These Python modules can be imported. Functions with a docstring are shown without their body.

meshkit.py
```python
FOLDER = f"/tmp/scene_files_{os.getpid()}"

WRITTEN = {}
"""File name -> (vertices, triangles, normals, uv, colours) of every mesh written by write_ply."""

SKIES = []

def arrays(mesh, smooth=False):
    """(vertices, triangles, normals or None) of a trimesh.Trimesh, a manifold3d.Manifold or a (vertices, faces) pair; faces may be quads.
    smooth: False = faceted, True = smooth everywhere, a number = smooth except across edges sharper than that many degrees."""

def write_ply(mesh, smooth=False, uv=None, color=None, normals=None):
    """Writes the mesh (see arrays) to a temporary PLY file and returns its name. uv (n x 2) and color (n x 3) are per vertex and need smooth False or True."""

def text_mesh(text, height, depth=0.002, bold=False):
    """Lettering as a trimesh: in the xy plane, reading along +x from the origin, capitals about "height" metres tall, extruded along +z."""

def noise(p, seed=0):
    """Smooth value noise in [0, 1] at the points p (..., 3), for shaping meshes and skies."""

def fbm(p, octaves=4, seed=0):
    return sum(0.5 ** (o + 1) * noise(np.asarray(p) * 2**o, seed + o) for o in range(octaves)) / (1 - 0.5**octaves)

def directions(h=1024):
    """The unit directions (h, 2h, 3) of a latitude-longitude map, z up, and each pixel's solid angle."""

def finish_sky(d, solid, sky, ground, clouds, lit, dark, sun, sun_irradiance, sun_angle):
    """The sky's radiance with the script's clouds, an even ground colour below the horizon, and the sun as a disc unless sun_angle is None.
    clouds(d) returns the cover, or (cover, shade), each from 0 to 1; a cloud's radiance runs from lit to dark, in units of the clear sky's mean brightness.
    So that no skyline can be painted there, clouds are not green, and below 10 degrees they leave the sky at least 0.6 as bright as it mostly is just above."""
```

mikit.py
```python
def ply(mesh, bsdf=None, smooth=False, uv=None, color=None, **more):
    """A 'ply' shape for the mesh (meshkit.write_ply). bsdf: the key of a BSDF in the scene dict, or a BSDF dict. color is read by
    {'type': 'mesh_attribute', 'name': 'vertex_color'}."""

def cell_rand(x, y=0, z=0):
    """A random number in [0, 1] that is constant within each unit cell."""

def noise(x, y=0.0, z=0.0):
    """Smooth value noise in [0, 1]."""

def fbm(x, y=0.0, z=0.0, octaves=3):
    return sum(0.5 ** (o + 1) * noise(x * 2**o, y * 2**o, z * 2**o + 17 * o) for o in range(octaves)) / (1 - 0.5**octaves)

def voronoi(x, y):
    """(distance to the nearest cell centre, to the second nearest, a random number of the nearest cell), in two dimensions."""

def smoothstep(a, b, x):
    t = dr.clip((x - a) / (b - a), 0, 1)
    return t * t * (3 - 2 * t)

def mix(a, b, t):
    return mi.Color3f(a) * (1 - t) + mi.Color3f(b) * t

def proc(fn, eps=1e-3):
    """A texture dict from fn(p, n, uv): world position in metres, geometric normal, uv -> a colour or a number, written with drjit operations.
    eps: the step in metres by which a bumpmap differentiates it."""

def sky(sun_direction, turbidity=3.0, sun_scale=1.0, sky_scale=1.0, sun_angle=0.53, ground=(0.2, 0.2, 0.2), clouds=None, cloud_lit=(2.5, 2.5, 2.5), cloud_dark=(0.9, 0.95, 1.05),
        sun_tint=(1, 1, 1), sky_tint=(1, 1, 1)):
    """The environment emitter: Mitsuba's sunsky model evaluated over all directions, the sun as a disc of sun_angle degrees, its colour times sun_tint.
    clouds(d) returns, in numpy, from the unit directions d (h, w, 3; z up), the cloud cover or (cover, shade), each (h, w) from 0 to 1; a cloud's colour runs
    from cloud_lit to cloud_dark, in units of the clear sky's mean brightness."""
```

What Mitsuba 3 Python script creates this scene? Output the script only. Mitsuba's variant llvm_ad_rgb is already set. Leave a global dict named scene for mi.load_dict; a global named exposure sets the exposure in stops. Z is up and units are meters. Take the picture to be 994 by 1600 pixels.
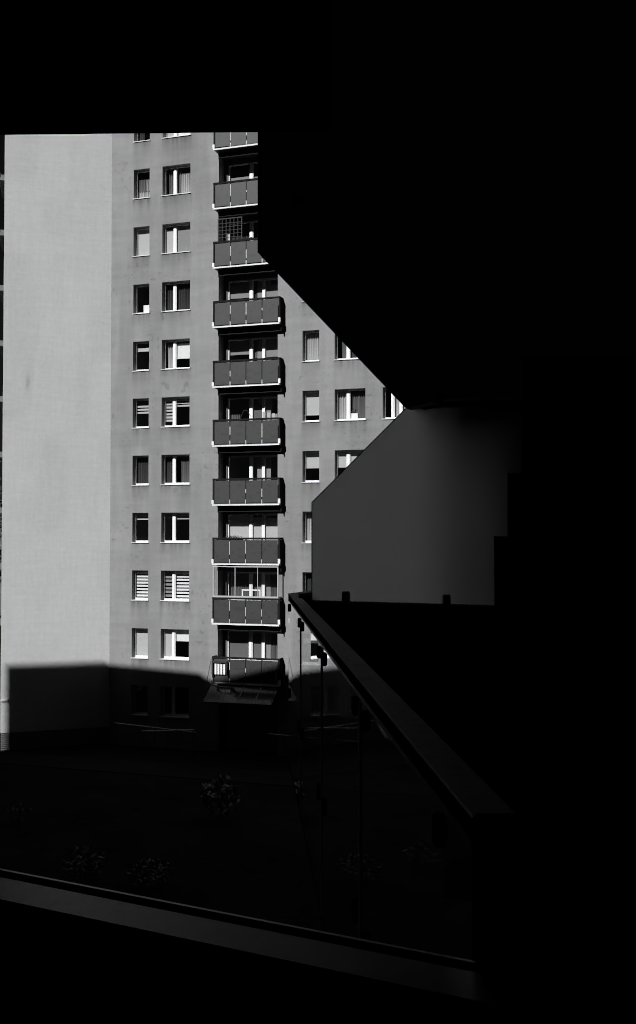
import math, random
import numpy as np, trimesh, drjit as dr, mitsuba as mi, mikit
import shapely.geometry as sg
from manifold3d import Manifold
import meshkit

T = mi.ScalarTransform4f
rng = random.Random(7)
scene, labels = {}, {}

# ------------------------------------------------------------------ camera, sky, exposure
EYE = 10.1                       # eye height above the courtyard, metres
PITCH = math.atan(40 / 1600)
scene['camera'] = {'type': 'perspective', 'fov': 2 * math.degrees(math.atan(800 / 1600)), 'fov_axis': 'y',
                   'near_clip': 0.05, 'far_clip': 1500.0,
                   'to_world': T().look_at(origin=[0, 0, EYE], target=[0, math.cos(PITCH), EYE + math.sin(PITCH)], up=[0, 0, 1])}
AZ, EL = math.radians(31), math.radians(37)
SUN = np.array([-math.sin(AZ) * math.cos(EL), -math.cos(AZ) * math.cos(EL), math.sin(EL)])


def veil(d):
    """Thin even haze over the whole sky, brighter low down and towards the sun (a monochrome sky)."""
    el = np.degrees(np.arcsin(np.clip(d[..., 2], 0, 1)))
    ang = np.degrees(np.arccos(np.clip(d @ SUN, -1, 1)))
    l = 0.1 + 1.7 * np.exp(-el / 13.0) + 1.1 * np.exp(-ang / 26.0)
    l = l * (0.92 + 0.16 * meshkit.fbm(d * 3.0, 3, 5))
    return np.ones(l.shape), 1 - np.clip((l - 0.1) / 2.9, 0, 1)


scene['sky'] = mikit.sky(SUN.tolist(), turbidity=3, sky_scale=0.022, sun_tint=(1, 1.24, 1.757), ground=(0.05, 0.05, 0.05),
                         clouds=veil, cloud_lit=(3.0, 3.0, 3.0), cloud_dark=(0.1, 0.1, 0.1))
exposure = 2.15

# ------------------------------------------------------------------ helpers
used = {}


def numbered(name):
    k = used.get(name, 0)
    used[name] = k + 1
    return name if k == 0 else f'{name}_{k:03d}'


def put(name, mesh, bsdf, parent=None, smooth=False):
    key = numbered((parent + '__' if parent else '') + name)
    scene[key] = mikit.ply(mesh, bsdf, smooth=smooth)
    return key


def tag(key, label, cat=None, group=None, kind=None):
    labels[key] = {'label': label}
    if cat: labels[key]['category'] = cat
    if group: labels[key]['group'] = group
    if kind: labels[key]['kind'] = kind
    return key


def thing(name, label, cat, group=None):
    key = numbered(name)
    return tag(key, label, cat, group)


cat_ = trimesh.util.concatenate


class Frame:
    """A wall's own coordinates: u along the wall, w out of it, z up."""

    def __init__(s, o, d, n):
        s.o, s.d, s.n = np.array(o, float), np.array(d, float), np.array(n, float)
        s.flip = np.cross(s.d, s.n)[2] < 0

    def pt(s, u, w, z):
        return s.o + s.d * u + s.n * w + np.array([0, 0, z])

    def tr(s, m):
        v = np.asarray(m.vertices)
        p = s.o + v[:, :1] * s.d + v[:, 1:2] * s.n + v[:, 2:] * [0, 0, 1]
        f = np.asarray(m.faces)
        return trimesh.Trimesh(p, f[:, ::-1] if s.flip else f, process=False)

    def box(s, u0, u1, w0, w1, z0, z1):
        return s.tr(raw_box(u0, u1, w0, w1, z0, z1))

    def plate(s, poly, w0, w1):
        """A polygon in (u, z) extruded from depth w0 to w1."""
        m = trimesh.creation.extrude_polygon(poly, w1 - w0, engine='earcut')
        v = np.asarray(m.vertices)
        return s.tr(trimesh.Trimesh(np.stack([v[:, 0], v[:, 2] + w0, v[:, 1]], 1), np.asarray(m.faces)[:, ::-1], process=False))


def raw_box(x0, x1, y0, y1, z0, z1):
    m = trimesh.creation.box((x1 - x0, y1 - y0, z1 - z0))
    m.apply_translation(((x0 + x1) / 2, (y0 + y1) / 2, (z0 + z1) / 2))
    return m


def soft_box(x0, x1, y0, y1, z0, z1, c):
    pts = []
    for x, sx in ((x0, 1), (x1, -1)):
        for y, sy in ((y0, 1), (y1, -1)):
            for z, sz in ((z0, 1), (z1, -1)):
                pts += [(x, y + c * sy, z + c * sz), (x + c * sx, y, z + c * sz), (x + c * sx, y + c * sy, z)]
    return trimesh.Trimesh(np.array(pts)).convex_hull


def tube(points, r, sides=8):
    p = np.asarray(points, float)
    out = []
    for a, b in zip(p[:-1], p[1:]):
        out.append(trimesh.creation.cylinder(r, segment=(a, b), sections=sides))
    return cat_(out)


WORLD = Frame((0, 0, 0), (1, 0, 0), (0, 1, 0))

# ------------------------------------------------------------------ materials
TH = math.atan(1 / 3.109)
D, N = (math.cos(TH), -math.sin(TH), 0), (-math.sin(TH), -math.cos(TH), 0)      # the window front: along it, out of it
CORNER = (-10.239, 50.422, 0)
LD, LN = (-0.94410, -0.32965, 0), (0.32965, -0.94410, 0)                          # the blank end wall
front, side = Frame(CORNER, D, N), Frame(CORNER, LD, LN)
SILL = [EYE + v for v in (19.5, 16.67, 13.82, 10.98, 8.16, 5.36, 2.56, -0.24, -3.04, -5.85, -8.6)]
SLAB = [EYE + v for v in (18.40, 15.56, 12.74, 9.91, 7.07, 4.28, 1.50, -1.28, -4.08, -6.85)]
fb, sm = mikit.fbm, mikit.smoothstep


def weave(s, z):
    v = 0.34 * fb(s * 0.7, z * 5.0, 1.0) + 0.33 * fb(s * 5.0, z * 0.6, 4.0) + 0.33 * fb(s * 0.7, z * 0.7, 9.0, octaves=4)
    return v


def plaster_front(p, n, uv):
    s = (p.x - CORNER[0]) * D[0] + (p.y - CORNER[1]) * D[1]
    v = 0.74 + 0.52 * weave(s, p.z) + 0.05 * (mikit.noise(s * 26, p.z * 26) - 0.5)
    # rain streaks and soot under the window sills
    ph = (EYE - 0.24 - p.z) / 2.815
    below = (ph - dr.floor(ph)) * 2.815
    mask = mi.Float(0)
    for a, b in ((1.2, 2.1), (2.74, 4.3), (9.98, 10.85), (11.53, 13.05)):
        mask = mask + sm(a - 0.12, a + 0.06, s) * (1 - sm(b - 0.06, b + 0.12, s))
    streak = dr.exp(-below / 0.4) * (0.35 + 0.9 * mikit.noise(s * 9, below * 0.6, dr.floor(ph)))
    v = v * (1 - 0.48 * mask * streak)
    spots = sm(0.80, 0.9, mikit.noise(s * 7 + 3, p.z * 7)) * sm(0.4, 0.8, mikit.noise(s * 0.8, p.z * 0.8, 3))
    v = v * (1 - 0.22 * spots)
    v = v * (1 - 0.10 * sm(0.55, 0.8, mikit.noise(s * 1.2, p.z * 0.25, 8.0)))
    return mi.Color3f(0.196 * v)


def plaster_side(p, n, uv):
    s = (p.x - CORNER[0]) * LD[0] + (p.y - CORNER[1]) * LD[1]
    v = 0.90 + 0.08 * fb(s * 1.2, p.z * 13.0, 3.0) + 0.08 * fb(s * 13.0, p.z * 1.1, 7.0) + 0.07 * fb(s * 0.6, p.z * 0.5, 2.0) + 0.10 * (mikit.noise(s * 11, p.z * 11, 1.5) - 0.5)
    v = v - 0.05 * sm(0.55, 0.75, mikit.noise(s * 0.7, p.z * 0.35, 21.0))
    st = dr.exp(-dr.square((s - 3.95) / 0.09) - dr.square((p.z - 17.6) / 0.35))
    v = v * (1 - 0.3 * st * (0.5 + mikit.noise(s * 14, p.z * 5)))
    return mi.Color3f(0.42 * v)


def concrete(base, scale=1.0, amp=0.5):
    def fn(p, n, uv):
        v = 1 - amp / 2 + amp * fb(p.x * 4 * scale, p.y * 4 * scale, p.z * 4 * scale, octaves=5)
        v = v * (1 - 0.18 * sm(0.62, 0.75, mikit.noise(p.x * 23 * scale, p.y * 23 * scale, p.z * 23 * scale)))
        return mi.Color3f(base * v)
    return fn


def diffuse(key, value):
    tex = mikit.proc(value) if callable(value) else {'type': 'rgb', 'value': [value] * 3}
    scene[key] = {'type': 'twosided', 'bsdf': {'type': 'diffuse', 'reflectance': tex}}


def coat(key, value, rough=0.4, spec=0.5, metallic=0.0):
    tex = mikit.proc(value) if callable(value) else {'type': 'rgb', 'value': [value] * 3}
    scene[key] = {'type': 'twosided', 'bsdf': {'type': 'principled', 'base_color': tex, 'roughness': rough, 'specular': spec, 'metallic': metallic}}


diffuse('plaster_front_mat', plaster_front)
diffuse('plaster_side_mat', plaster_side)
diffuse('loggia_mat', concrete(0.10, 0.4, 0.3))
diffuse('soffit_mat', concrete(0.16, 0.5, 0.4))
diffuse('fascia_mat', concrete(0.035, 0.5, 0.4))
diffuse('plinth_mat', concrete(0.16, 0.7, 0.5))
coat('pvc_mat', 0.62, 0.35, 0.4)
coat('grey_frame_mat', 0.31, 0.4, 0.4)
coat('sill_mat', 0.58, 0.4, 0.4)
coat('edge_mat', concrete(0.56, 1.0, 0.2), 0.5, 0.3)
coat('panel_mat', concrete(0.031, 0.25, 0.25), 0.5, 0.3)
coat('dark_metal_mat', 0.022, 0.45, 0.4)
coat('post_mat', 0.45, 0.45, 0.4)
diffuse('rail_paint_mat', 0.013)
diffuse('room_mat', 0.2)
diffuse('blind_white_mat', 0.54)
diffuse('blind_pale_mat', 0.34)
diffuse('blind_grey_mat', 0.19)
diffuse('curtain_pale_mat', 0.31)
diffuse('curtain_grey_mat', 0.10)
diffuse('curtain_dark_mat', 0.04)
diffuse('white_thing_mat', 0.6)
diffuse('dark_thing_mat', 0.03)
scene['glass_mat'] = {'type': 'thindielectric', 'int_ior': 1.5}
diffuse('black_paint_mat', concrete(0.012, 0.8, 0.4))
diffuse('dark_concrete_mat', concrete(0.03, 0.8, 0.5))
diffuse('upper_panel_mat', concrete(0.2, 0.6, 0.25))
coat('ledge_mat', concrete(0.05, 2.2, 0.9), 0.34, 0.045)
coat('drip_mat', 0.06, 0.4, 0.4)
diffuse('render_mat', concrete(0.55, 0.5, 0.12))
coat('rail_mat', concrete(0.13, 1.5, 0.35), 0.62, 0.22)
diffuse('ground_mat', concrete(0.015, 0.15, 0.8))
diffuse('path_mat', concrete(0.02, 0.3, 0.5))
diffuse('far_block_mat', 0.3)
diffuse('glass_edge_mat', 0.7)
diffuse('block_mat', 0.08)
diffuse('bark_mat', 0.06)
scene['frosted_mat'] = {'type': 'principledthin', 'base_color': {'type': 'rgb', 'value': [0.8] * 3}, 'roughness': 0.7, 'diff_trans': 1.8, 'spec_trans': 0.0}
scene['leaf_mat'] = {'type': 'twosided', 'bsdf': {'type': 'principled', 'base_color': {'type': 'rgb', 'value': [0.04] * 3}, 'roughness': 0.6, 'specular': 0.5}}

# ------------------------------------------------------------------ ground
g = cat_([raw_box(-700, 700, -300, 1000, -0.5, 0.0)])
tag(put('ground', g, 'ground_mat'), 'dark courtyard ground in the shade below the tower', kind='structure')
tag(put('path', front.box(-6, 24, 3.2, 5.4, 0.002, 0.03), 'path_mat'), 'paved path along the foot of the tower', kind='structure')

# ------------------------------------------------------------------ the tower
tower = thing('apartment_tower', 'tall plastered apartment tower with blank pale end wall and a column of dark balconies', 'apartment building')
TOP = 46.0
W1, W2, R1, R2, R3 = (1.22, 2.09), (2.78, 4.27), (10.0, 10.81), (11.56, 13.02), (13.83, 15.3)
LO = (5.77, 8.78)
UEND = 26.0


def opening(row, col):
    z0 = SILL[row]
    u0, u1 = col
    if row >= 9 and col == R1: u0, u1 = 9.85, 11.2
    if row >= 9 and col == R2: u0, u1 = 12.0, 12.75
    return u0, u1, z0, z0 + 1.445


holes = [sg.box(LO[0], 0.0, LO[1], TOP - 1.2)]
for r in range(11):
    for c in (W1, W2, R1, R2, R3):
        a, b, z0, z1 = opening(r, c)
        holes.append(sg.box(a, z0, b, z1))
wall = sg.box(0, 0.0, UEND, TOP)
for h in holes: wall = wall.difference(h)
put('wall', cat_([front.plate(p, -0.32, 0.0) for p in getattr(wall, 'geoms', [wall])]), 'plaster_front_mat', tower)
labels[tower + '__wall'] = {'label': 'mid grey window front with rain streaks below the sills'}
k = put('wall', side.box(0.0, 5.08, -0.32, 0.0, 0.84, TOP), 'plaster_side_mat', tower)
labels[k] = {'label': 'blank pale plastered end wall'}
# back of the building, turning away behind the end wall
pl = side.pt(5.08, 0, 0)
rear = Frame(pl, np.array([-0.25, 0.968, 0]), np.array([-0.968, -0.25, 0]))
put('wall', rear.box(0.36, 14.0, -0.36, -0.02, 0.0, TOP), 'plaster_front_mat', tower)
labels[tower + '__wall_002'] = {'label': 'grey wall round the far left corner'}
put('back_wall', cat_([front.box(-7, UEND, -14.3, -14.0, 0, TOP), front.box(UEND - 0.3, UEND, -14, -0.32, 0, TOP)]), 'plaster_front_mat', tower)
put('roof', front.plate(sg.box(-7, TOP, UEND, TOP + 0.3), -14.3, 0.08), 'dark_concrete_mat', tower)
# plinth of ribbed boards below the end wall
put('plinth', side.box(0.0, 5.05, -0.3, -0.05, 0.0, 0.84), 'dark_concrete_mat', tower)
for i in range(9):
    put('plinth_rib', side.box(0.0, 5.06, -0.05, 0.005, 0.03 + i * 0.09, 0.085 + i * 0.09), 'plinth_mat', tower)
# balconies round the left corner: only their ends show past the corner
for i in range(9):
    z = EYE + 18.3 - 2.8 * i
    b = put('side_balcony', rear.box(2.6, 5.6, 0.0, 0.36, z - 0.28, z), 'soffit_mat', tower)
    put('drip_edge', rear.box(2.55, 5.65, 0.362, 0.40, z - 0.10, z + 0.16), 'edge_mat', b)
put('wall_lamp', cat_([side.box(4.72, 5.1, 0.0, 0.06, 2.34, 2.42), side.box(4.66, 4.78, 0.06, 0.22, 2.30, 2.46)]), 'pvc_mat', tower)


def pleats(fr, u0, u1, w, z0, z1, amp=0.03, per=0.11, seed=0):
    r = random.Random(seed)
    nu = max(8, int((u1 - u0) / 0.02))
    us = np.linspace(u0, u1, nu)
    ph = np.cumsum([r.uniform(0.5, 1.5) for _ in us]) * 2 * math.pi * (u1 - u0) / nu / per
    zs = np.linspace(z0, z1, 3)
    v = [(a, w + amp * math.sin(q) * (0.6 + 0.4 * t), z) for t, z in enumerate(zs) for a, q in zip(us, ph)]
    f = [(j * nu + i, j * nu + i + 1, (j + 1) * nu + i + 1, (j + 1) * nu + i) for j in range(2) for i in range(nu - 1)]
    f = [t for q in f for t in ((q[0], q[1], q[2]), (q[0], q[2], q[3]))]
    return fr.tr(trimesh.Trimesh(np.array(v), np.array(f), process=False))


def content(fr, win, a, b, z0, z1, wg, items, seed):
    """What hangs behind one pane, between a..b and z0..z1; heights as fractions from the top."""
    H = z1 - z0
    for it in items:
        kind = it[0]
        if kind == 'blind':
            _, f0, f1, mat = it
            put('roller_blind', fr.box(a - 0.01, b + 0.01, wg - 0.075, wg - 0.065, z1 - f1 * H, z1 - f0 * H), mat, win)
        elif kind == 'zebra':
            _, f0, f1, n, mat = it
            st = (f1 - f0) * H / n
            put('striped_blind', cat_([fr.box(a - 0.01, b + 0.01, wg - 0.075, wg - 0.068, z1 - f0 * H - (i + 0.62) * st, z1 - f0 * H - i * st) for i in range(n)]), mat, win)
        elif kind == 'curtain':
            _, f0, f1, mat = it
            put('curtain', pleats(fr, a - 0.01, b + 0.01, wg - 0.13, z1 - f1 * H, z1 - f0 * H, seed=seed), mat, win)
        elif kind == 'part_curtain':
            _, g0, g1, f0, f1, mat = it
            put('curtain', pleats(fr, a + g0 * (b - a), a + g1 * (b - a), wg - 0.13, z1 - f1 * H, z1 - f0 * H, seed=seed), mat, win)


def window(fr, u0, u1, z0, z1, lights, wf=-0.26, frame='pvc_mat', sill=True, room=True, name='window', mull=0.1, seed=0, fw=0.036, label=None, tilt=None):
    """lights: list of (fraction of the width, contents). The frame's front face is at depth wf; every pane has its sash."""
    n = len(lights)
    outer = sg.box(u0, z0, u1, z1)
    tot = sum(l[0] for l in lights)
    inner = (u1 - u0) - 2 * fw - (n - 1) * mull
    a, panes = u0 + fw, []
    zb = z0 + 0.075
    for fr_, items in lights:
        b = a + inner * fr_ / tot
        panes.append((a, b, items))
        a = b + mull
    fpoly = outer
    for a, b, _ in panes: fpoly = fpoly.difference(sg.box(a, zb, b, z1 - fw))
    win = put(name, fr.plate(fpoly, wf - 0.07, wf), frame, tower)
    if label: labels[win] = {'label': label}
    for i, (a, b, items) in enumerate(panes):
        s = 0.024
        ring = sg.box(a, zb, b, z1 - fw).difference(sg.box(a + s, zb + s, b - s, z1 - fw - s))
        m = fr.plate(ring, wf - 0.055, wf + (0.012 if i % 2 == 0 else 0.004))
        put('sash', m, frame, win)
        put('pane', fr.tr(quad(a + s, b - s, wf - 0.03, zb + s, z1 - fw - s)), 'glass_mat', win)
        content(fr, win, a + s, b - s, zb + s, z1 - fw - s, wf - 0.03, items, seed * 7 + i)
    if n > 1:
        m = []
        for (a, b, _), (c, d_, _) in zip(panes[:-1], panes[1:]):
            m.append(fr.box(b + 0.012, c - 0.012, wf - 0.02, wf + 0.03, zb, z1 - fw))
        put('mullion', cat_(m), frame, win)
    if sill:
        put('sill', fr.box(u0 - 0.03, u1 + 0.03, wf - 0.01, 0.05, z0 - 0.022, z0 + 0.006), 'sill_mat', win)
    if room:
        x0, x1, y0, y1, q0, q1 = u0 - 0.35, u1 + 0.35, wf - 2.6, wf - 0.14, z0 - 0.6, z1 + 0.3
        m = raw_box(x0, x1, y0, y1, q0, q1)
        nf = np.asarray(m.face_normals)[:, 1] < 0.9
        mm = cat_([trimesh.Trimesh(m.vertices, np.asarray(m.faces)[nf], process=False),
                   frame_plate(x0, x1, q0, q1, u0, u1, z0, z1, y1)])
        put('room', fr.tr(mm), 'room_mat', win)
    return win


def quad(u0, u1, w, z0, z1):
    return trimesh.Trimesh([(u0, w, z0), (u1, w, z0), (u1, w, z1), (u0, w, z1)], [(0, 2, 1), (0, 3, 2)], process=False)


def frame_plate(x0, x1, q0, q1, u0, u1, z0, z1, w):
    p = sg.box(x0, q0, x1, q1).difference(sg.box(u0, z0, u1, z1))
    m = trimesh.creation.extrude_polygon(p, 0.01, engine='earcut')
    v = np.asarray(m.vertices)
    return trimesh.Trimesh(np.stack([v[:, 0], v[:, 2] + w, v[:, 1]], 1), m.faces, process=False)


BW, BP, BG = 'blind_white_mat', 'blind_pale_mat', 'blind_grey_mat'
CP, CG, CD = 'curtain_pale_mat', 'curtain_grey_mat', 'curtain_dark_mat'
narrow = {   # the single-light windows of the first column, from the top storey down
    0: [('part_curtain', 0.0, 0.4, 0, 1, CD)], 1: [('part_curtain', 0.05, 0.95, 0.25, 0.72, CG), ('curtain', 0.72, 1.0, CP), ('part_curtain', 0.6, 1.0, 0.28, 0.7, CP)],
    2: [('blind', 0.0, 1.0, BP)], 3: [('blind', 0.0, 0.02, BG)], 4: [('blind', 0.16, 0.3, BP)], 5: [('zebra', 0.2, 0.55, 3, BP)], 6: [('curtain', 0, 1, CD)],
    7: [('zebra', 0.04, 0.26, 2, BP)], 8: [('zebra', 0.03, 1.0, 8, BW)], 9: [('blind', 0.0, 1.0, BP)], 10: [('curtain', 0, 1, CG)]}
double = {
    0: ([('blind', 0, 1, BP)], [('blind', 0, 1, BW)]), 1: ([('part_curtain', 0.3, 1.0, 0.05, 1, CG)], [('part_curtain', 0.15, 1.0, 0.2, 1.0, CP), ('part_curtain', 0, 0.2, 0, 1, CG)]),
    2: ([('blind', 0.1, 1.0, BP)], [('blind', 0.0, 1.0, BG)]), 3: ([('curtain', 0, 1, CD)], [('curtain', 0, 1, CD)]),
    4: ([('part_curtain', 0.2, 1.0, 0.1, 1.0, CP)], [('blind', 0.08, 0.66, BW)]), 5: ([('zebra', 0.02, 0.9, 7, BP)], [('zebra', 0.02, 0.34, 3, BP)]),
    6: ([('curtain', 0, 1, CD)], [('part_curtain', 0.3, 1.0, 0, 1, CG)]), 7: ([('zebra', 0.1, 0.2, 1, BP)], [('zebra', 0.02, 0.24, 2, BP)]),
    8: ([('zebra', 0.02, 1.0, 7, BG)], [('zebra', 0.02, 1.0, 8, BW)]), 9: ([('blind', 0.0, 1.0, BP)], [('blind', 0.0, 0.42, BW)]), 10: ([('curtain', 0, 1, CD)], [])}
single_r = {
    4: [('curtain', 0, 1, CP)], 5: [('blind', 0, 0.82, BP)], 6: [('blind', 0, 0.56, BP)], 7: [('curtain', 0, 1, CP)], 8: [('curtain', 0, 1, CD)]}
double_r = {
    4: ([('part_curtain', 0.45, 1.0, 0, 1, CG)], [('curtain', 0, 1, CD)]), 5: ([('curtain', 0, 1, CP)], [('part_curtain', 0.1, 1.0, 0.05, 1, CG)]),
    6: ([('blind', 0, 0.56, BP)], [('blind', 0, 0.56, BP)])}
for r in range(11):
    u0, u1, z0, z1 = opening(r, W1)
    window(front, u0, u1, z0, z1, [(1, narrow[r])], seed=r)
    u0, u1, z0, z1 = opening(r, W2)
    window(front, u0, u1, z0, z1, [(0.36, double[r][0]), (0.64, double[r][1])], seed=20 + r, mull=0.13)
    u0, u1, z0, z1 = opening(r, R1)
    if r < 9:
        window(front, u0, u1, z0, z1, [(1, single_r.get(r, [('curtain', 0, 1, CG)]))], seed=40 + r)
    else:
        window(front, u0, u1, z0, z1, [(0.72, [('blind', 0, 0.33, BP)] if r == 9 else []), (0.28, [])], seed=40 + r, mull=0.12)
    u0, u1, z0, z1 = opening(r, R2)
    if r < 9:
        dr_ = double_r.get(r, ([('curtain', 0, 1, CD)], [('curtain', 0, 1, CD)]))
        window(front, u0, u1, z0, z1, [(0.38, dr_[0]), (0.62, dr_[1])], seed=60 + r, mull=0.13)
    else:
        window(front, u0, u1, z0, z1, [(1, [])], seed=60 + r)
    u0, u1, z0, z1 = opening(r, R3)
    window(front, u0, u1, z0, z1, [(0.3, []), (0.25, [('curtain', 0, 1, CP)]), (0.25, [('curtain', 0, 1, CP)]), (0.2, [('curtain', 0, 1, CP)])], seed=80 + r, mull=0.11)

# the loggia shaft: back wall with openings, cheeks, then a balcony per storey
LB = -0.62
bw = sg.box(LO[0] - 0.1, 0, LO[1] + 0.1, TOP - 1.2)
lw = []
for r in range(1, 10):
    zf = SLAB[r] + 0.16
    top = SLAB[r - 1] - 0.36
    w_ = sg.box(5.99, SILL[r] - 0.02, 7.80, top)
    d_ = sg.box(7.80, zf + 0.02, 8.66, top)
    lw.append((r, zf, top))
    bw = bw.difference(w_).difference(d_)
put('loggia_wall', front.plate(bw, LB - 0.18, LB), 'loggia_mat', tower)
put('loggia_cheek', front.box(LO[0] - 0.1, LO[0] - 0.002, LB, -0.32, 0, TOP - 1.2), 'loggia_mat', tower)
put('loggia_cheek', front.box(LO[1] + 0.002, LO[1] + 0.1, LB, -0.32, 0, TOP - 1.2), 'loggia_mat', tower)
lc = {   # loggia contents: left light, middle light, door
    1: ([('blind', 0.45, 1, BG)], [('blind', 0.5, 1, BG)], []), 2: ([('curtain', 0, 1, CD)], [], [('curtain', 0, 1, CD)]),
    3: ([('blind', 0.12, 0.62, BG)], [('curtain', 0, 1, CD)], [('blind', 0.1, 0.5, BG)]),
    4: ([('blind', 0, 0.55, BG)], [('curtain', 0, 0.7, CG)], [('blind', 0, 0.4, BG)]),
    5: ([('part_curtain', 0.0, 0.5, 0.6, 1, CG)], [('blind', 0.3, 1.0, CG)], [('part_curtain', 0.1, 1, 0.35, 1, CP)]),
    6: ([], [], []), 7: ([('blind', 0, 1, BP)], [('blind', 0.1, 1, BP)], [('blind', 0.05, 0.75, BP)]),
    8: ([('curtain', 0, 1, CG)], [('curtain', 0, 1, CG)], [('curtain', 0, 1, CG)]), 9: ([('blind', 0, 1, CG)], [('blind', 0, 1, CG)], [('curtain', 0, 1, CG)])}
for r, zf, top in lw:
    fm = 'pvc_mat'
    window(front, 5.99, 7.80, SILL[r] - 0.02, top, [(0.68, lc[r][0]), (0.32, lc[r][1])], wf=LB - 0.04, frame=fm, sill=False, seed=100 + r, mull=0.14, name='loggia_window', fw=0.035)
    put('sill', front.box(5.96, 7.79, LB - 0.05, LB + 0.14, SILL[r] - 0.05, SILL[r] - 0.022), 'sill_mat', numbered_key := [k for k in scene if k.startswith(tower + '__loggia_window') and k.count('__') == 1][-1])
    door = window(front, 7.802, 8.66, zf + 0.02, top, [(1, lc[r][2])], wf=LB - 0.04, frame=fm, sill=False, seed=120 + r, name='loggia_door', fw=0.07)
    put('rail', front.box(7.9, 8.57, LB - 0.10, LB - 0.045, SILL[r] - 0.03, SILL[r] + 0.05), fm, door)

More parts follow.
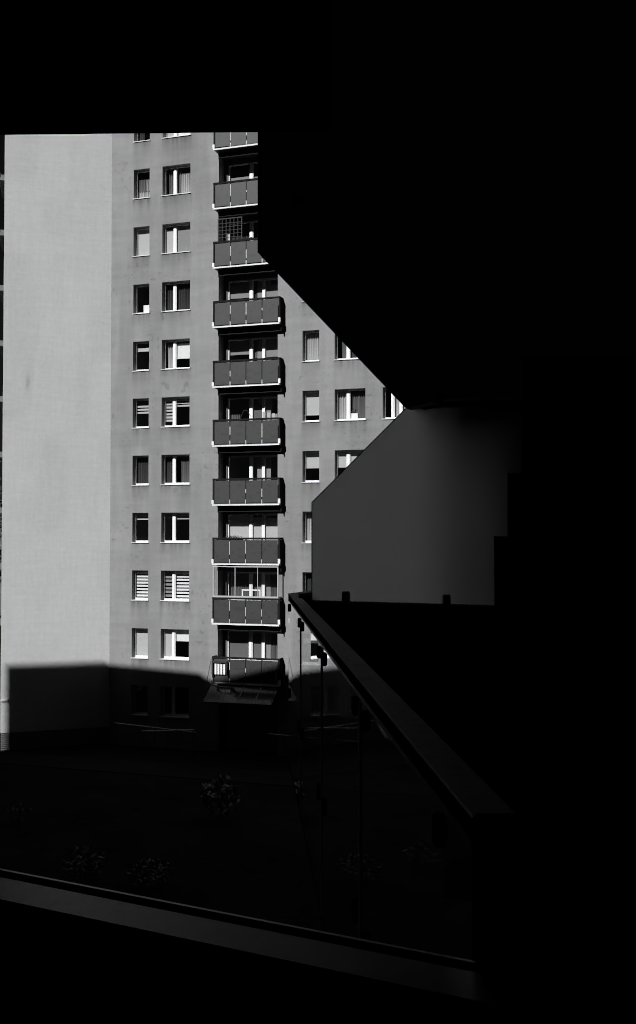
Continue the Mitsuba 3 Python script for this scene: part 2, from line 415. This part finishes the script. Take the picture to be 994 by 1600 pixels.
BU0, BU1, BF = 5.70, 9.06, 0.46
for r in range(10):
    z = SLAB[r]
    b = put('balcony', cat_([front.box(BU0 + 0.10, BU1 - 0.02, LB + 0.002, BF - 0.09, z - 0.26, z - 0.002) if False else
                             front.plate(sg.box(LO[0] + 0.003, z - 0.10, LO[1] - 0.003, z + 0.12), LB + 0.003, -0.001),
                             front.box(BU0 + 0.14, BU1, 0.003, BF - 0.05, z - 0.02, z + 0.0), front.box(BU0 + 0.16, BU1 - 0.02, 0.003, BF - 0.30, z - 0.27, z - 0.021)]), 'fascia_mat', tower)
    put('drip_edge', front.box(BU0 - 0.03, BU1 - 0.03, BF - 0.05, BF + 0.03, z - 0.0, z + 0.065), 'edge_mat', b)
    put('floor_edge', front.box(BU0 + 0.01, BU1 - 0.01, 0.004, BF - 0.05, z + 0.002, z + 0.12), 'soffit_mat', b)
    # railing: dark frame, four panels with slits between, light posts behind the slits
    zt = z + 1.28
    P0, P1 = BU0, BU1 - 0.09
    put('handrail', cat_([front.box(P0 - 0.02, BU1, BF - 0.05, BF + 0.02, zt - 0.09, zt), front.box(BU1 - 0.07, BU1, 0.004, BF - 0.05, zt - 0.09, zt),
                          front.box(P0 - 0.02, P0 + 0.05, 0.004, BF - 0.05, zt - 0.09, zt),
                          front.box(P0 - 0.015, P0 + 0.055, BF - 0.03, BF + 0.01, z + 0.25, zt - 0.09), front.box(P1 + 0.005, P1 + 0.06, BF - 0.03, BF + 0.01, z + 0.25, zt - 0.09),
                          front.box(BU1 - 0.05, BU1 + 0.0, BF - 0.05, BF + 0.0, z + 0.08, zt - 0.09)]), 'rail_paint_mat', b)
    gaps = [P0 + 0.06 + (P1 - P0 - 0.06) * i / 4 for i in range(5)]
    for i in range(4):
        put('panel', front.box(gaps[i] + 0.018, gaps[i + 1] - 0.018, BF - 0.012, BF + 0.006 + 0.002 * rng.random(), z + 0.13, zt - 0.115), 'panel_mat', b)
        if i: put('post', front.box(gaps[i] - 0.025, gaps[i] + 0.025, BF - 0.07, BF - 0.03, z + 0.076, zt - 0.09), 'rail_paint_mat', b)
        if i: put('post_bracket', front.box(gaps[i] - 0.016, gaps[i] + 0.016, BF - 0.028, BF + 0.012, z + 0.076, z + 0.27), 'post_mat', b)
        if i and rng.random() < 0.75:
            f0, f1 = sorted((rng.uniform(0.3, 0.6), rng.uniform(0.65, 1.0)))
            put('post_cover', front.box(gaps[i] - 0.014, gaps[i] + 0.014, BF - 0.028, BF + 0.004, z + f0 * 1.15, z + f1 * 1.15), 'post_mat', b)
    put('side_panel', front.box(BU1 - 0.03, BU1 - 0.01, 0.03, BF - 0.06, z + 0.1, zt - 0.1), 'rail_paint_mat', b)
    put('side_panel', front.box(BU0 - 0.0, BU0 + 0.02, 0.03, BF - 0.06, z + 0.1, zt - 0.1), 'rail_paint_mat', b)
    put('corner_bracket', front.box(P0 - 0.06, P0 + 0.05, BF - 0.03, BF + 0.035, z + 0.076, z + 0.27), 'edge_mat', b)
    put('corner_bracket', front.box(P1 + 0.0, P1 + 0.11, BF - 0.03, BF + 0.035, z + 0.076, z + 0.30), 'edge_mat', b)
    put('side_bracket', front.box(BU1 - 0.03, BU1 + 0.01, 0.004, 0.3, z - 0.30, z + 0.1), 'rail_paint_mat', b)
    if r == 8:   # the one glazed balcony
        zg0, zg1 = zt + 0.002, SLAB[7] - 0.05
        us = [BU0 + 0.0, BU0 + 1.13, BU0 + 2.25, BU1 - 0.08]
        fr_ = [front.box(us[0], us[3], BF - 0.06, BF, zg0, zg0 + 0.075), front.box(us[0], us[3], BF - 0.06, BF, zg1 - 0.05, zg1)]
        for i, u in enumerate(us):
            w_ = 0.03 if 0 < i < 3 else 0.055
            fr_.append(front.box(u - (w_ / 2 if 0 < i < 3 else 0 if i == 0 else w_), u + (w_ / 2 if 0 < i < 3 else w_ if i == 0 else 0), BF - 0.055, BF - 0.004, zg0 + 0.075, zg1 - 0.05))
        fr_.append(front.box(us[3] - 0.05, us[3], 0.01, BF - 0.06, zg0, zg0 + 0.07))
        fr_.append(front.box(us[0], us[0] + 0.05, 0.01, BF - 0.06, zg0, zg0 + 0.07))
        gk = put('glazing', cat_(fr_), 'grey_frame_mat', b)
        labels[gk] = {'label': 'slim pale glazing frame closing in the balcony'}
        for i in range(3):
            put('pane', front.tr(quad(us[i] + 0.03, us[i + 1] - 0.03, BF - 0.03, zg0 + 0.07, zg1 - 0.05)), 'glass_mat', gk)
        labels[b] = {'label': 'balcony closed in with glazing above its panels'}

# ------------------------------------------------------------------ things on balconies and sills
z = SLAB[2] + 1.28
k = thing('wooden_trellis', 'square lattice trellis screen standing on the third balcony from the top', 'trellis')
lat = []
put('lattice_frame', cat_([front.box(5.86, 5.90, 0.30, 0.33, SLAB[2] + 0.13, z + 1.12), front.box(7.06, 7.10, 0.30, 0.33, SLAB[2] + 0.13, z + 1.12), front.box(5.9, 7.06, 0.30, 0.33, z + 1.08, z + 1.12)]), 'bark_mat', k)
for i in range(1, 6): put('lattice_bar', front.box(5.88 + 0.2 * i - 0.011, 5.88 + 0.2 * i + 0.011, 0.305, 0.316, z - 0.3, z + 1.08), 'bark_mat', k)
for i in range(7): put('lattice_bar', front.box(5.9, 7.06, 0.317, 0.327, z - 0.14 + 0.17 * i - 0.01, z - 0.14 + 0.17 * i + 0.01), 'bark_mat', k)


def leafy(fr, u, w, z, ru, rw, rz, n, size, seed):
    r = np.random.default_rng(seed)
    vs, fs = [], []
    for i in range(n):
        q = r.normal(size=3); q /= np.linalg.norm(q); q *= r.random() ** 0.4
        c = np.array([u + q[0] * ru, w + q[1] * rw, z + q[2] * rz])
        a = r.normal(size=3); a /= np.linalg.norm(a)
        b = np.cross(a, r.normal(size=3)); b /= np.linalg.norm(b)
        s = size * r.uniform(0.6, 1.3)
        o = len(vs)
        vs += [c - a * s, c + b * s * 0.45, c + a * s, c - b * s * 0.45]
        fs += [(o, o + 1, o + 2), (o, o + 2, o + 3)]
    return fr.tr(trimesh.Trimesh(np.array(vs), np.array(fs), process=False))


k = thing('potted_plant', 'bushy plant in a pale box behind the window right of the balconies', 'plant')
put('planter', front.box(12.2, 12.56, -0.52, -0.36, SILL[5] + 0.11, SILL[5] + 0.36), 'white_thing_mat', k)
put('foliage', leafy(front, 12.38, -0.44, SILL[5] + 0.46, 0.17, 0.07, 0.13, 90, 0.05, 3), 'leaf_mat', k)
zt7 = SLAB[7] + 1.28
k = thing('balcony_planter', 'planter of small flowers on the balcony rail above the glazed balcony', 'planter')
put('trough', front.box(6.25, 7.15, 0.22, 0.38, zt7 - 0.16, zt7 + 0.0), 'dark_thing_mat', k)
put('flowers', leafy(front, 6.7, 0.3, zt7 + 0.03, 0.45, 0.06, 0.07, 120, 0.035, 9), 'leaf_mat', k)
z8 = SLAB[8] + 1.28
k = thing('folding_chair', 'white framed chair back seen through the balcony glazing', 'chair')
put('backrest', cat_([front.box(6.98, 7.92, -0.06, -0.03, z8 + 0.30, z8 + 0.37), front.box(6.98, 7.04, -0.06, -0.03, z8 - 0.2, z8 + 0.30), front.box(7.86, 7.92, -0.06, -0.03, z8 - 0.2, z8 + 0.30)]), 'white_thing_mat', k)
put('seat', front.box(6.98, 7.92, -0.06, 0.3, z8 - 0.75, z8 - 0.70), 'white_thing_mat', k)
for u in (6.98, 7.86):
    for w in (-0.05, 0.24): put('leg', front.box(u, u + 0.05, w, w + 0.05, SLAB[8] + 0.121, z8 - 0.75), 'white_thing_mat', k)
k = tag(put('white_box', front.box(1.60, 1.98, -0.42, -0.36, SILL[3] + 0.12, SILL[3] + 0.48), 'white_thing_mat'), 'white box standing inside the narrow window with the dark pane', 'box')
for r, col, name in ((5, 5.95, 'a'),):
    zz = SLAB[5] + 1.28
    k = thing('clothes_rack', 'drying rack with laundry on the balcony right of the striped blinds', 'clothes rack')
    put('frame', tube([front.pt(6.7, 0.1, zz - 0.5), front.pt(7.1, 0.1, zz + 0.42), front.pt(7.25, 0.1, zz + 0.45), front.pt(7.5, 0.1, zz + 0.1)], 0.008, 6), 'bark_mat', k)
    for i in range(3): put('laundry', front.box(8.05 + 0.24 * i, 8.2 + 0.24 * i, 0.08, 0.1, zz - 0.5, zz + 0.33 - 0.04 * i), 'curtain_pale_mat', k)
z9 = SLAB[9] + 1.28
k = thing('slatted_crate', 'white slatted crate hung in front of the lowest balcony', 'crate')
put('body', cat_([front.box(5.76, 6.48, BF + 0.02, BF + 0.06, z9 - 0.82, z9 - 0.2), front.box(5.74, 6.5, BF + 0.062, BF + 0.2, z9 - 0.27, z9 - 0.2), front.box(5.74, 5.80, BF + 0.062, BF + 0.2, z9 - 0.82, z9 - 0.272),
                  front.box(6.44, 6.5, BF + 0.062, BF + 0.2, z9 - 0.82, z9 - 0.272)]), 'dark_metal_mat', k)
for i in range(4): put('slat', front.box(5.86 + 0.145 * i, 5.955 + 0.145 * i, BF + 0.10, BF + 0.12, z9 - 0.82, z9 - 0.28), 'white_thing_mat', k)
# canopy on rods below the lowest balcony
k = thing('entrance_canopy', 'sloping glass canopy hung on thin rods below the lowest balcony', 'canopy')
zc = SLAB[9] - 0.28
q = [front.pt(5.66, 0.50, zc + 0.22), front.pt(9.0, 0.50, zc + 0.22), front.pt(9.0, 1.45, zc - 0.42), front.pt(5.66, 1.45, zc - 0.42)]
coat('canopy_mat', concrete(0.025, 0.6, 0.4), 0.12, 0.5)
nq = np.cross(q[1] - q[0], q[3] - q[0]); nq /= np.linalg.norm(nq)
if nq[2] < 0: nq = -nq
v = np.array(q + [p - nq * 0.02 for p in q])
put('sheet', trimesh.Trimesh(v).convex_hull, 'canopy_mat', k)
put('edge_bar', tube([q[3], q[2]], 0.03, 8), 'dark_metal_mat', k)
for a, b in ((q[3], front.pt(5.66, 0.5, z9 - 0.1)), (q[2], front.pt(9.0, 0.5, z9 - 0.1))):
    put('rod', tube([a, b], 0.014, 6), 'dark_metal_mat', k)
for i in (1, 2, 3):
    t = i / 4
    put('glazing_bar', tube([q[0] * (1 - t) + q[1] * t + nq * 0.015, q[3] * (1 - t) + q[2] * t + nq * 0.015], 0.018, 6), 'post_mat', k)

# ------------------------------------------------------------------ courtyard: ramp rails, shrubs, far block and trees
for i, (pts, lab) in enumerate(((((1.2, 1.6, 1.36), (5.4, 1.6, 1.16)), 'thin handrail falling to the right at the foot of the tower'),
                                (((3.0, 2.3, 1.2), (5.6, 2.3, 1.42)), 'thin handrail rising to the right towards the entrance canopy'),
                                (((8.9, 1.6, 1.30), (13.2, 1.6, 1.2)), 'thin handrail seen through the glass balustrade'))):
    k = thing('ramp_handrail', lab, 'handrail', 'thin handrails at the foot of the tower')
    a, b = (front.pt(*p) for p in pts)
    put('rail', tube([a, b], 0.022, 6), 'post_mat', k)
    for t in (0.02, 0.5, 0.98):
        p = a * (1 - t) + b * t
        put('post', tube([p, [p[0], p[1], 0.0]], 0.018, 6), 'dark_metal_mat', k)


def shrub(x, y, r, h, label, n=260, size=0.12, seed=0):
    k = thing('shrub', label, 'shrub', 'shrubs in the dark courtyard')
    put('foliage', leafy(WORLD, x, y, h * 0.55, r, r, h * 0.5, n, size, seed), 'leaf_mat', k)
    put('stem', tube([(x, y, -0.05), (x + 0.05, y, h * 0.6)], 0.03, 6), 'bark_mat', k)


shrub(-3.5, 37.0, 0.75, 1.5, 'shrub with large leaves in the dark courtyard below the balconies', 220, 0.13, 1)
shrub(-6.9, 30.6, 0.7, 0.9, 'low rounded shrub in the dark courtyard nearest the ledge', 400, 0.07, 2)
shrub(-4.9, 29.9, 0.7, 0.8, 'low shrub in the dark courtyard in front of the large-leaved shrub', 400, 0.07, 3)
shrub(-10.6, 36.5, 0.5, 0.8, 'small shrub in the dark courtyard below the blank end wall', 110, 0.07, 4)


def far_tree(x, y, h, r, label, seed):
    k = thing('far_tree', label, 'tree', 'trees past the left edge of the tower')
    put('trunk', tube([(x, y, -0.1), (x + 0.2, y, h * 0.45), (x, y, h * 0.8)], 0.22, 8), 'bark_mat', k)
    cl = []
    rr = np.random.default_rng(seed)
    for i in range(14):
        q = rr.normal(size=3); q /= np.linalg.norm(q)
        cl.append(leafy(WORLD, x + q[0] * r * 0.6, y + q[1] * r * 0.6, h * 0.68 + q[2] * h * 0.24, r * 0.5, r * 0.5, h * 0.13, 260, 0.22, seed * 31 + i))
    put('crown', cat_(cl), 'leaf_mat', k)


far_tree(-32.5, 92.0, 19.0, 5.0, 'dark leafy tree beyond the left edge of the tower', 11)
far_tree(-26.5, 84.0, 15.0, 4.5, 'lower dark tree beside the taller one at the left edge', 12)
blk = thing('far_block', 'distant dark housing block past the left corner of the tower', 'apartment building')
put('wall', raw_box(-75, -32, 120, 132, 0, 14), 'loggia_mat', blk)
put('roof', raw_box(-75.5, -31.5, 119.5, 132.5, 14.0, 14.4), 'dark_concrete_mat', blk)

# the block just outside the left edge of the view, whose shadow lies on the foot of the tower
nb = thing('neighbouring_block', 'housing block beyond the left edge of the view shading the foot of the tower', 'apartment building')
plan = sg.Polygon([(-26.25, 29.8), (-21.9, 31.3), (-17.4, 29.55), (-16.6, 28.45), (-12.9, 28.4), (-9.45, 28.0), (-13.5, 9.0), (-29.0, 12.0)])
ZR = EYE + 10.67
put('wall', trimesh.creation.extrude_polygon(plan, ZR, engine='earcut'), 'block_mat', nb)
rm = trimesh.creation.extrude_polygon(plan.buffer(-0.4), 0.05, engine='earcut')
rm.apply_translation((0, 0, ZR))
put('roof', rm, 'dark_concrete_mat', nb)
sd = np.array([-4.05, -19.0, 0]) / math.hypot(4.05, 19.0)
sf = Frame((-9.45, 28.0, 0), sd, np.array([-sd[1], sd[0], 0]))
for r in range(6):
    for c in range(5):
        w_ = put('window', sf.box(1.6 + 3.6 * c, 3.1 + 3.6 * c, 0.002, 0.05, 2.2 + 2.9 * r, 3.7 + 2.9 * r), 'pvc_mat', nb)
        for a in (0, 1):
            put('pane', sf.box(1.68 + 3.6 * c + 0.7 * a, 2.32 + 3.6 * c + 0.7 * a, 0.051, 0.056, 2.28 + 2.9 * r, 3.62 + 2.9 * r), 'dark_metal_mat', w_)

# ------------------------------------------------------------------ the stair tower the photograph is taken from
E_ = EYE
st = thing('stair_tower', 'black concrete stair tower framing the view with its lintel and walls', 'stair tower')
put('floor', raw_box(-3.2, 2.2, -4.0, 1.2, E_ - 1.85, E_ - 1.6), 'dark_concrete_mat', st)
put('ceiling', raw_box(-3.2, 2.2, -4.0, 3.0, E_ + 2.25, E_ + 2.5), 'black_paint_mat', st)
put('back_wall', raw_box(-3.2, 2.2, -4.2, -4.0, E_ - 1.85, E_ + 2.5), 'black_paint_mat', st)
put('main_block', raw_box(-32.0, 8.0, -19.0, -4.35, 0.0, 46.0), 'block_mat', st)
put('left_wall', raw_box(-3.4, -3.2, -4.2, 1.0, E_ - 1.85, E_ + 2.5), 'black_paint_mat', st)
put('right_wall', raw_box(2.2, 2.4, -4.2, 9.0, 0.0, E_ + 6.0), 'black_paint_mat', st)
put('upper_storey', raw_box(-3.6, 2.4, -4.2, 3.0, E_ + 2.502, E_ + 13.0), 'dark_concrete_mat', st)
# lintel: the edge runs a little nearer on the right
lt = Frame((-4.0, 3.33, E_), np.array([0.9996, -0.028, 0]), np.array([-0.028, -0.9996, 0]))
put('lintel', lt.tr(soft_box(0.0, 4.045, -0.12, 0.16, 1.334, 2.6, 0.006)), 'black_paint_mat', st)
labels[st + '__lintel'] = {'label': 'black lintel across the top of the opening'}

# plane of the stair flight on the right
GD, GN = np.array([0.9127, -0.4086, 0]), np.array([-0.4086, -0.9127, 0])
G = Frame((-0.051, 8.16, E_), GD, GN)


def onG(px, py, w=0.0):
    """Measured on the photograph: where a sight line meets the flight's plane, as (u, z) on it."""
    a, b_ = (px - 497) / 1600, (800 - py) / 1600
    r_ = np.array([a, math.cos(PITCH) - b_ * math.sin(PITCH), math.sin(PITCH) + b_ * math.cos(PITCH)])
    o = G.o + G.n * w - [0, 0, EYE]
    p_ = r_ * (o @ G.n) / (r_ @ G.n)
    return float((p_ - o) @ G.d), float(p_[2])


fl = thing('stair_flight', 'stair parapet of frosted grey glass with a sloping top edge beside the black stairwell', 'stair')
lower = sg.Polygon([onG(487, 946), onG(487, 785), onG(640, 632), onG(700, 572), onG(1100, 572), onG(1100, 946)])
lm = trimesh.creation.extrude_polygon(lower, 0.01, engine='earcut')
keep = np.asarray(lm.face_normals)[:, 2] > 0.5             # one sheet of frosted glass
lv = np.asarray(lm.vertices)
put('frosted_pane', G.tr(trimesh.Trimesh(np.stack([lv[:, 0], lv[:, 2] * 0 - 0.006, lv[:, 1]], 1), np.asarray(lm.faces)[keep], process=False)), 'frosted_mat', fl)
labels[fl + '__frosted_pane'] = {'label': 'large frosted grey pane with a sloping top edge, lit softly from behind'}
put('pane_edge', cat_([G.plate(sg.LineString([onG(487, 944), onG(487, 785), onG(640, 632)]).buffer(0.0025), -0.012, 0.0)]), 'dark_metal_mat', fl)
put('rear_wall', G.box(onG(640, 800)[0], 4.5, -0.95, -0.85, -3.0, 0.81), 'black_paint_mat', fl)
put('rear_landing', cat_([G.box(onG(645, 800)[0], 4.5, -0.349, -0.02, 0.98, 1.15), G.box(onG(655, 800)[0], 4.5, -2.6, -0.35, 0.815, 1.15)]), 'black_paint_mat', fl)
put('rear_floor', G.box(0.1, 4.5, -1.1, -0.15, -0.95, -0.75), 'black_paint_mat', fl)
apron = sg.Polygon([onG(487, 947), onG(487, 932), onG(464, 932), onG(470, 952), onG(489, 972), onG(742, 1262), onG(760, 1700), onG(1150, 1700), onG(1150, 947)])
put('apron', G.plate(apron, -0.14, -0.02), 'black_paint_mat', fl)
hb0, hb1 = onG(487, 951, 0.03), onG(487, 938, 0.03)
put('handrail', G.tr(soft_box(hb0[0], 2.6, -0.018, 0.05, hb0[1], hb1[1], 0.008)), 'dark_metal_mat', fl)
for px, y0, y1 in ((542, 963, 924), (699, 970, 929)):
    a_, c_ = onG(px - 5.5, y0, 0.06), onG(px + 5.5, y1, 0.06)
    put('clamp', G.tr(soft_box(a_[0], c_[0], 0.052, 0.10, a_[1], c_[1], 0.01)), 'dark_metal_mat', fl)
put('step', G.plate(sg.Polygon([onG(776, 1100, 0.45), onG(775, 838, 0.45), onG(796, 838, 0.45), onG(796, 740, 0.45), onG(818, 740, 0.45), onG(818, 560, 0.45), onG(1150, 560, 0.45), onG(1150, 1100, 0.45)]), 0.42, 0.5), 'black_paint_mat', fl)

up = thing('upper_flight', 'black underside of the upper stair flight with a diagonal lower edge', 'stair')
w_ = 0.34
upoly = sg.Polygon([onG(405, -150, w_), onG(405, 397, w_), onG(634, 638, w_), onG(692, 624, w_), onG(1150, 610, w_), onG(1150, -150, w_)])
put('parapet', G.plate(upoly, 0.22, w_), 'upper_panel_mat', up)
e0, e1 = onG(404.5, -150, w_), onG(408.5, 397, w_)
put('edge_trim', G.box(e0[0], e1[0], 0.18, w_ + 0.012, e1[1] + 0.01, e0[1]), 'dark_metal_mat', up)
put('landing', G.plate(sg.Polygon([onG(640, 632, w_), onG(692, 620, w_), onG(1150, 606, w_), onG(1150, 560, w_), onG(640, 560, w_)]), -0.3, 0.2), 'black_paint_mat', up)
c0, c1 = onG(458, 322, w_ + 0.03), onG(472, 303, w_ + 0.03)
put('clamp', G.tr(soft_box(c0[0], c1[0], w_ + 0.002, w_ + 0.05, c0[1], c1[1], 0.015)), 'dark_metal_mat', up)
c0, c1 = onG(679, 634, w_ + 0.03), onG(692, 612, w_ + 0.03)
put('clamp', G.tr(soft_box(c0[0], c1[0], w_ + 0.002, w_ + 0.05, c0[1], c1[1], 0.015)), 'dark_metal_mat', up)

# ------------------------------------------------------------------ ledge in front of the viewer
A_, B_ = np.array([-0.665, 2.141, 0]), np.array([0.254, 1.674, 0])
ed = (B_ - A_) / np.linalg.norm(B_ - A_)
en = np.array([-ed[1], ed[0], 0])
en = en if en[1] > 0 else -en
K = Frame(A_ + [0, 0, E_], ed, en)                         # w grows away from the viewer
lg = thing('concrete_ledge', 'pale concrete ledge crossing the bottom of the view with a dark metal drip', 'ledge')
put('coping', K.tr(soft_box(-3.0, 1.22, -0.108, 0.0, -0.78, -0.70, 0.006)), 'ledge_mat', lg)
put('parapet_wall', K.box(-3.0, 1.22, -0.098, -0.012, -1.85, -0.782), 'black_paint_mat', lg)
put('drip_channel', K.box(-3.0, 1.24, 0.002, 0.034, -0.755, -0.715), 'dark_metal_mat', lg)
put('drip_edge', K.tr(soft_box(-3.0, 1.24, 0.036, 0.048, -0.755, -0.704, 0.002)), 'drip_mat', lg)
pr = thing('corner_pier', 'low black pier where the ledge meets the glass balustrade', 'pier')
put('body', soft_box(0.262, 1.3, 1.25, 1.77, E_ - 1.85, E_ - 0.47, 0.01), 'black_paint_mat', pr)

# ------------------------------------------------------------------ glass balustrade running away on the right
y0_, y1_ = 1.744, 8.90
X_ = lambda y: 0.4 - 0.0743 * y
RA, RB = np.array([X_(y0_), y0_, E_]), np.array([X_(y1_), y1_, E_])
rd = (RB - RA) / np.linalg.norm(RB - RA)
rn = np.array([rd[1], -rd[0], 0])                           # towards the right
Rf = Frame(RA, rd, rn)
L_ = float(np.linalg.norm(RB - RA))
bal = thing('glass_balustrade', 'clear glass balustrade with a wide dark handrail running away from the viewer', 'balustrade')
put('handrail', Rf.tr(soft_box(-0.02, L_, 0.0, 0.082, -0.491, -0.483, 0.002)), 'rail_mat', bal)
put('rail_body', Rf.tr(soft_box(-0.02, L_ - 0.002, 0.002, 0.08, -0.53, -0.4915, 0.003)), 'black_paint_mat', bal)
put('glazing_channel', Rf.box(-0.02, L_ - 0.01, 0.001, 0.03, -0.545, -0.531), 'dark_metal_mat', bal)
js = [0.0, 1.77, 3.47, 5.32, L_ - 0.02]


def glass(fr, u0, u1, w, z0, z1, parent):
    return put('pane', fr.tr(quad(u0, u1, w, z0, z1)), 'glass_mat', parent)


for i in range(4):
    a, b = js[i] + 0.006, js[i + 1] - 0.006
    pk = glass(Rf, a, b, 0.006, -1.9, -0.545, bal)
    for u in (a, b):   # polished edges of the sheet
        if u < L_ - 0.2: put('glass_edge', Rf.box(u - 0.004, u + 0.004, 0.0, 0.012, -1.9, -0.56), 'glass_edge_mat', pk)
    for u in (a + 0.145, b - 0.145):
        if i == 0 and u == a + 0.145: u = a + 0.36
        put('clamp', Rf.tr(soft_box(u - 0.02, u + 0.02, -0.008, 0.02, -0.63, -0.565, 0.006)), 'black_paint_mat', bal)
    for u in (a + 0.145, b - 0.145):
        put('clamp', Rf.tr(soft_box(u - 0.02, u + 0.02, -0.008, 0.02, -1.36, -1.28, 0.006)), 'black_paint_mat', bal)
put('bottom_channel', Rf.box(0.0, L_, 0.01, 0.05, -1.95, -1.901), 'black_paint_mat', bal)
# return across the far end
RC = np.array([X_(y1_), y1_, E_])
fd = np.array([0.335, 0.942, 0]); fn_ = np.array([0.942, -0.335, 0])
Ff = Frame(RC, fd, fn_)
ret = thing('return_balustrade', 'short far return of the glass balustrade in front of the tower', 'balustrade')
put('handrail', Ff.tr(soft_box(0.03, 2.4, 0.0, 0.105, -0.53, -0.485, 0.004)), 'rail_mat', ret)
glass(Ff, 0.05, 2.3, 0.03, -1.9, -0.531, ret)
put('bottom_channel', Ff.box(0.05, 2.3, 0.01, 0.05, -1.95, -1.901), 'black_paint_mat', ret)
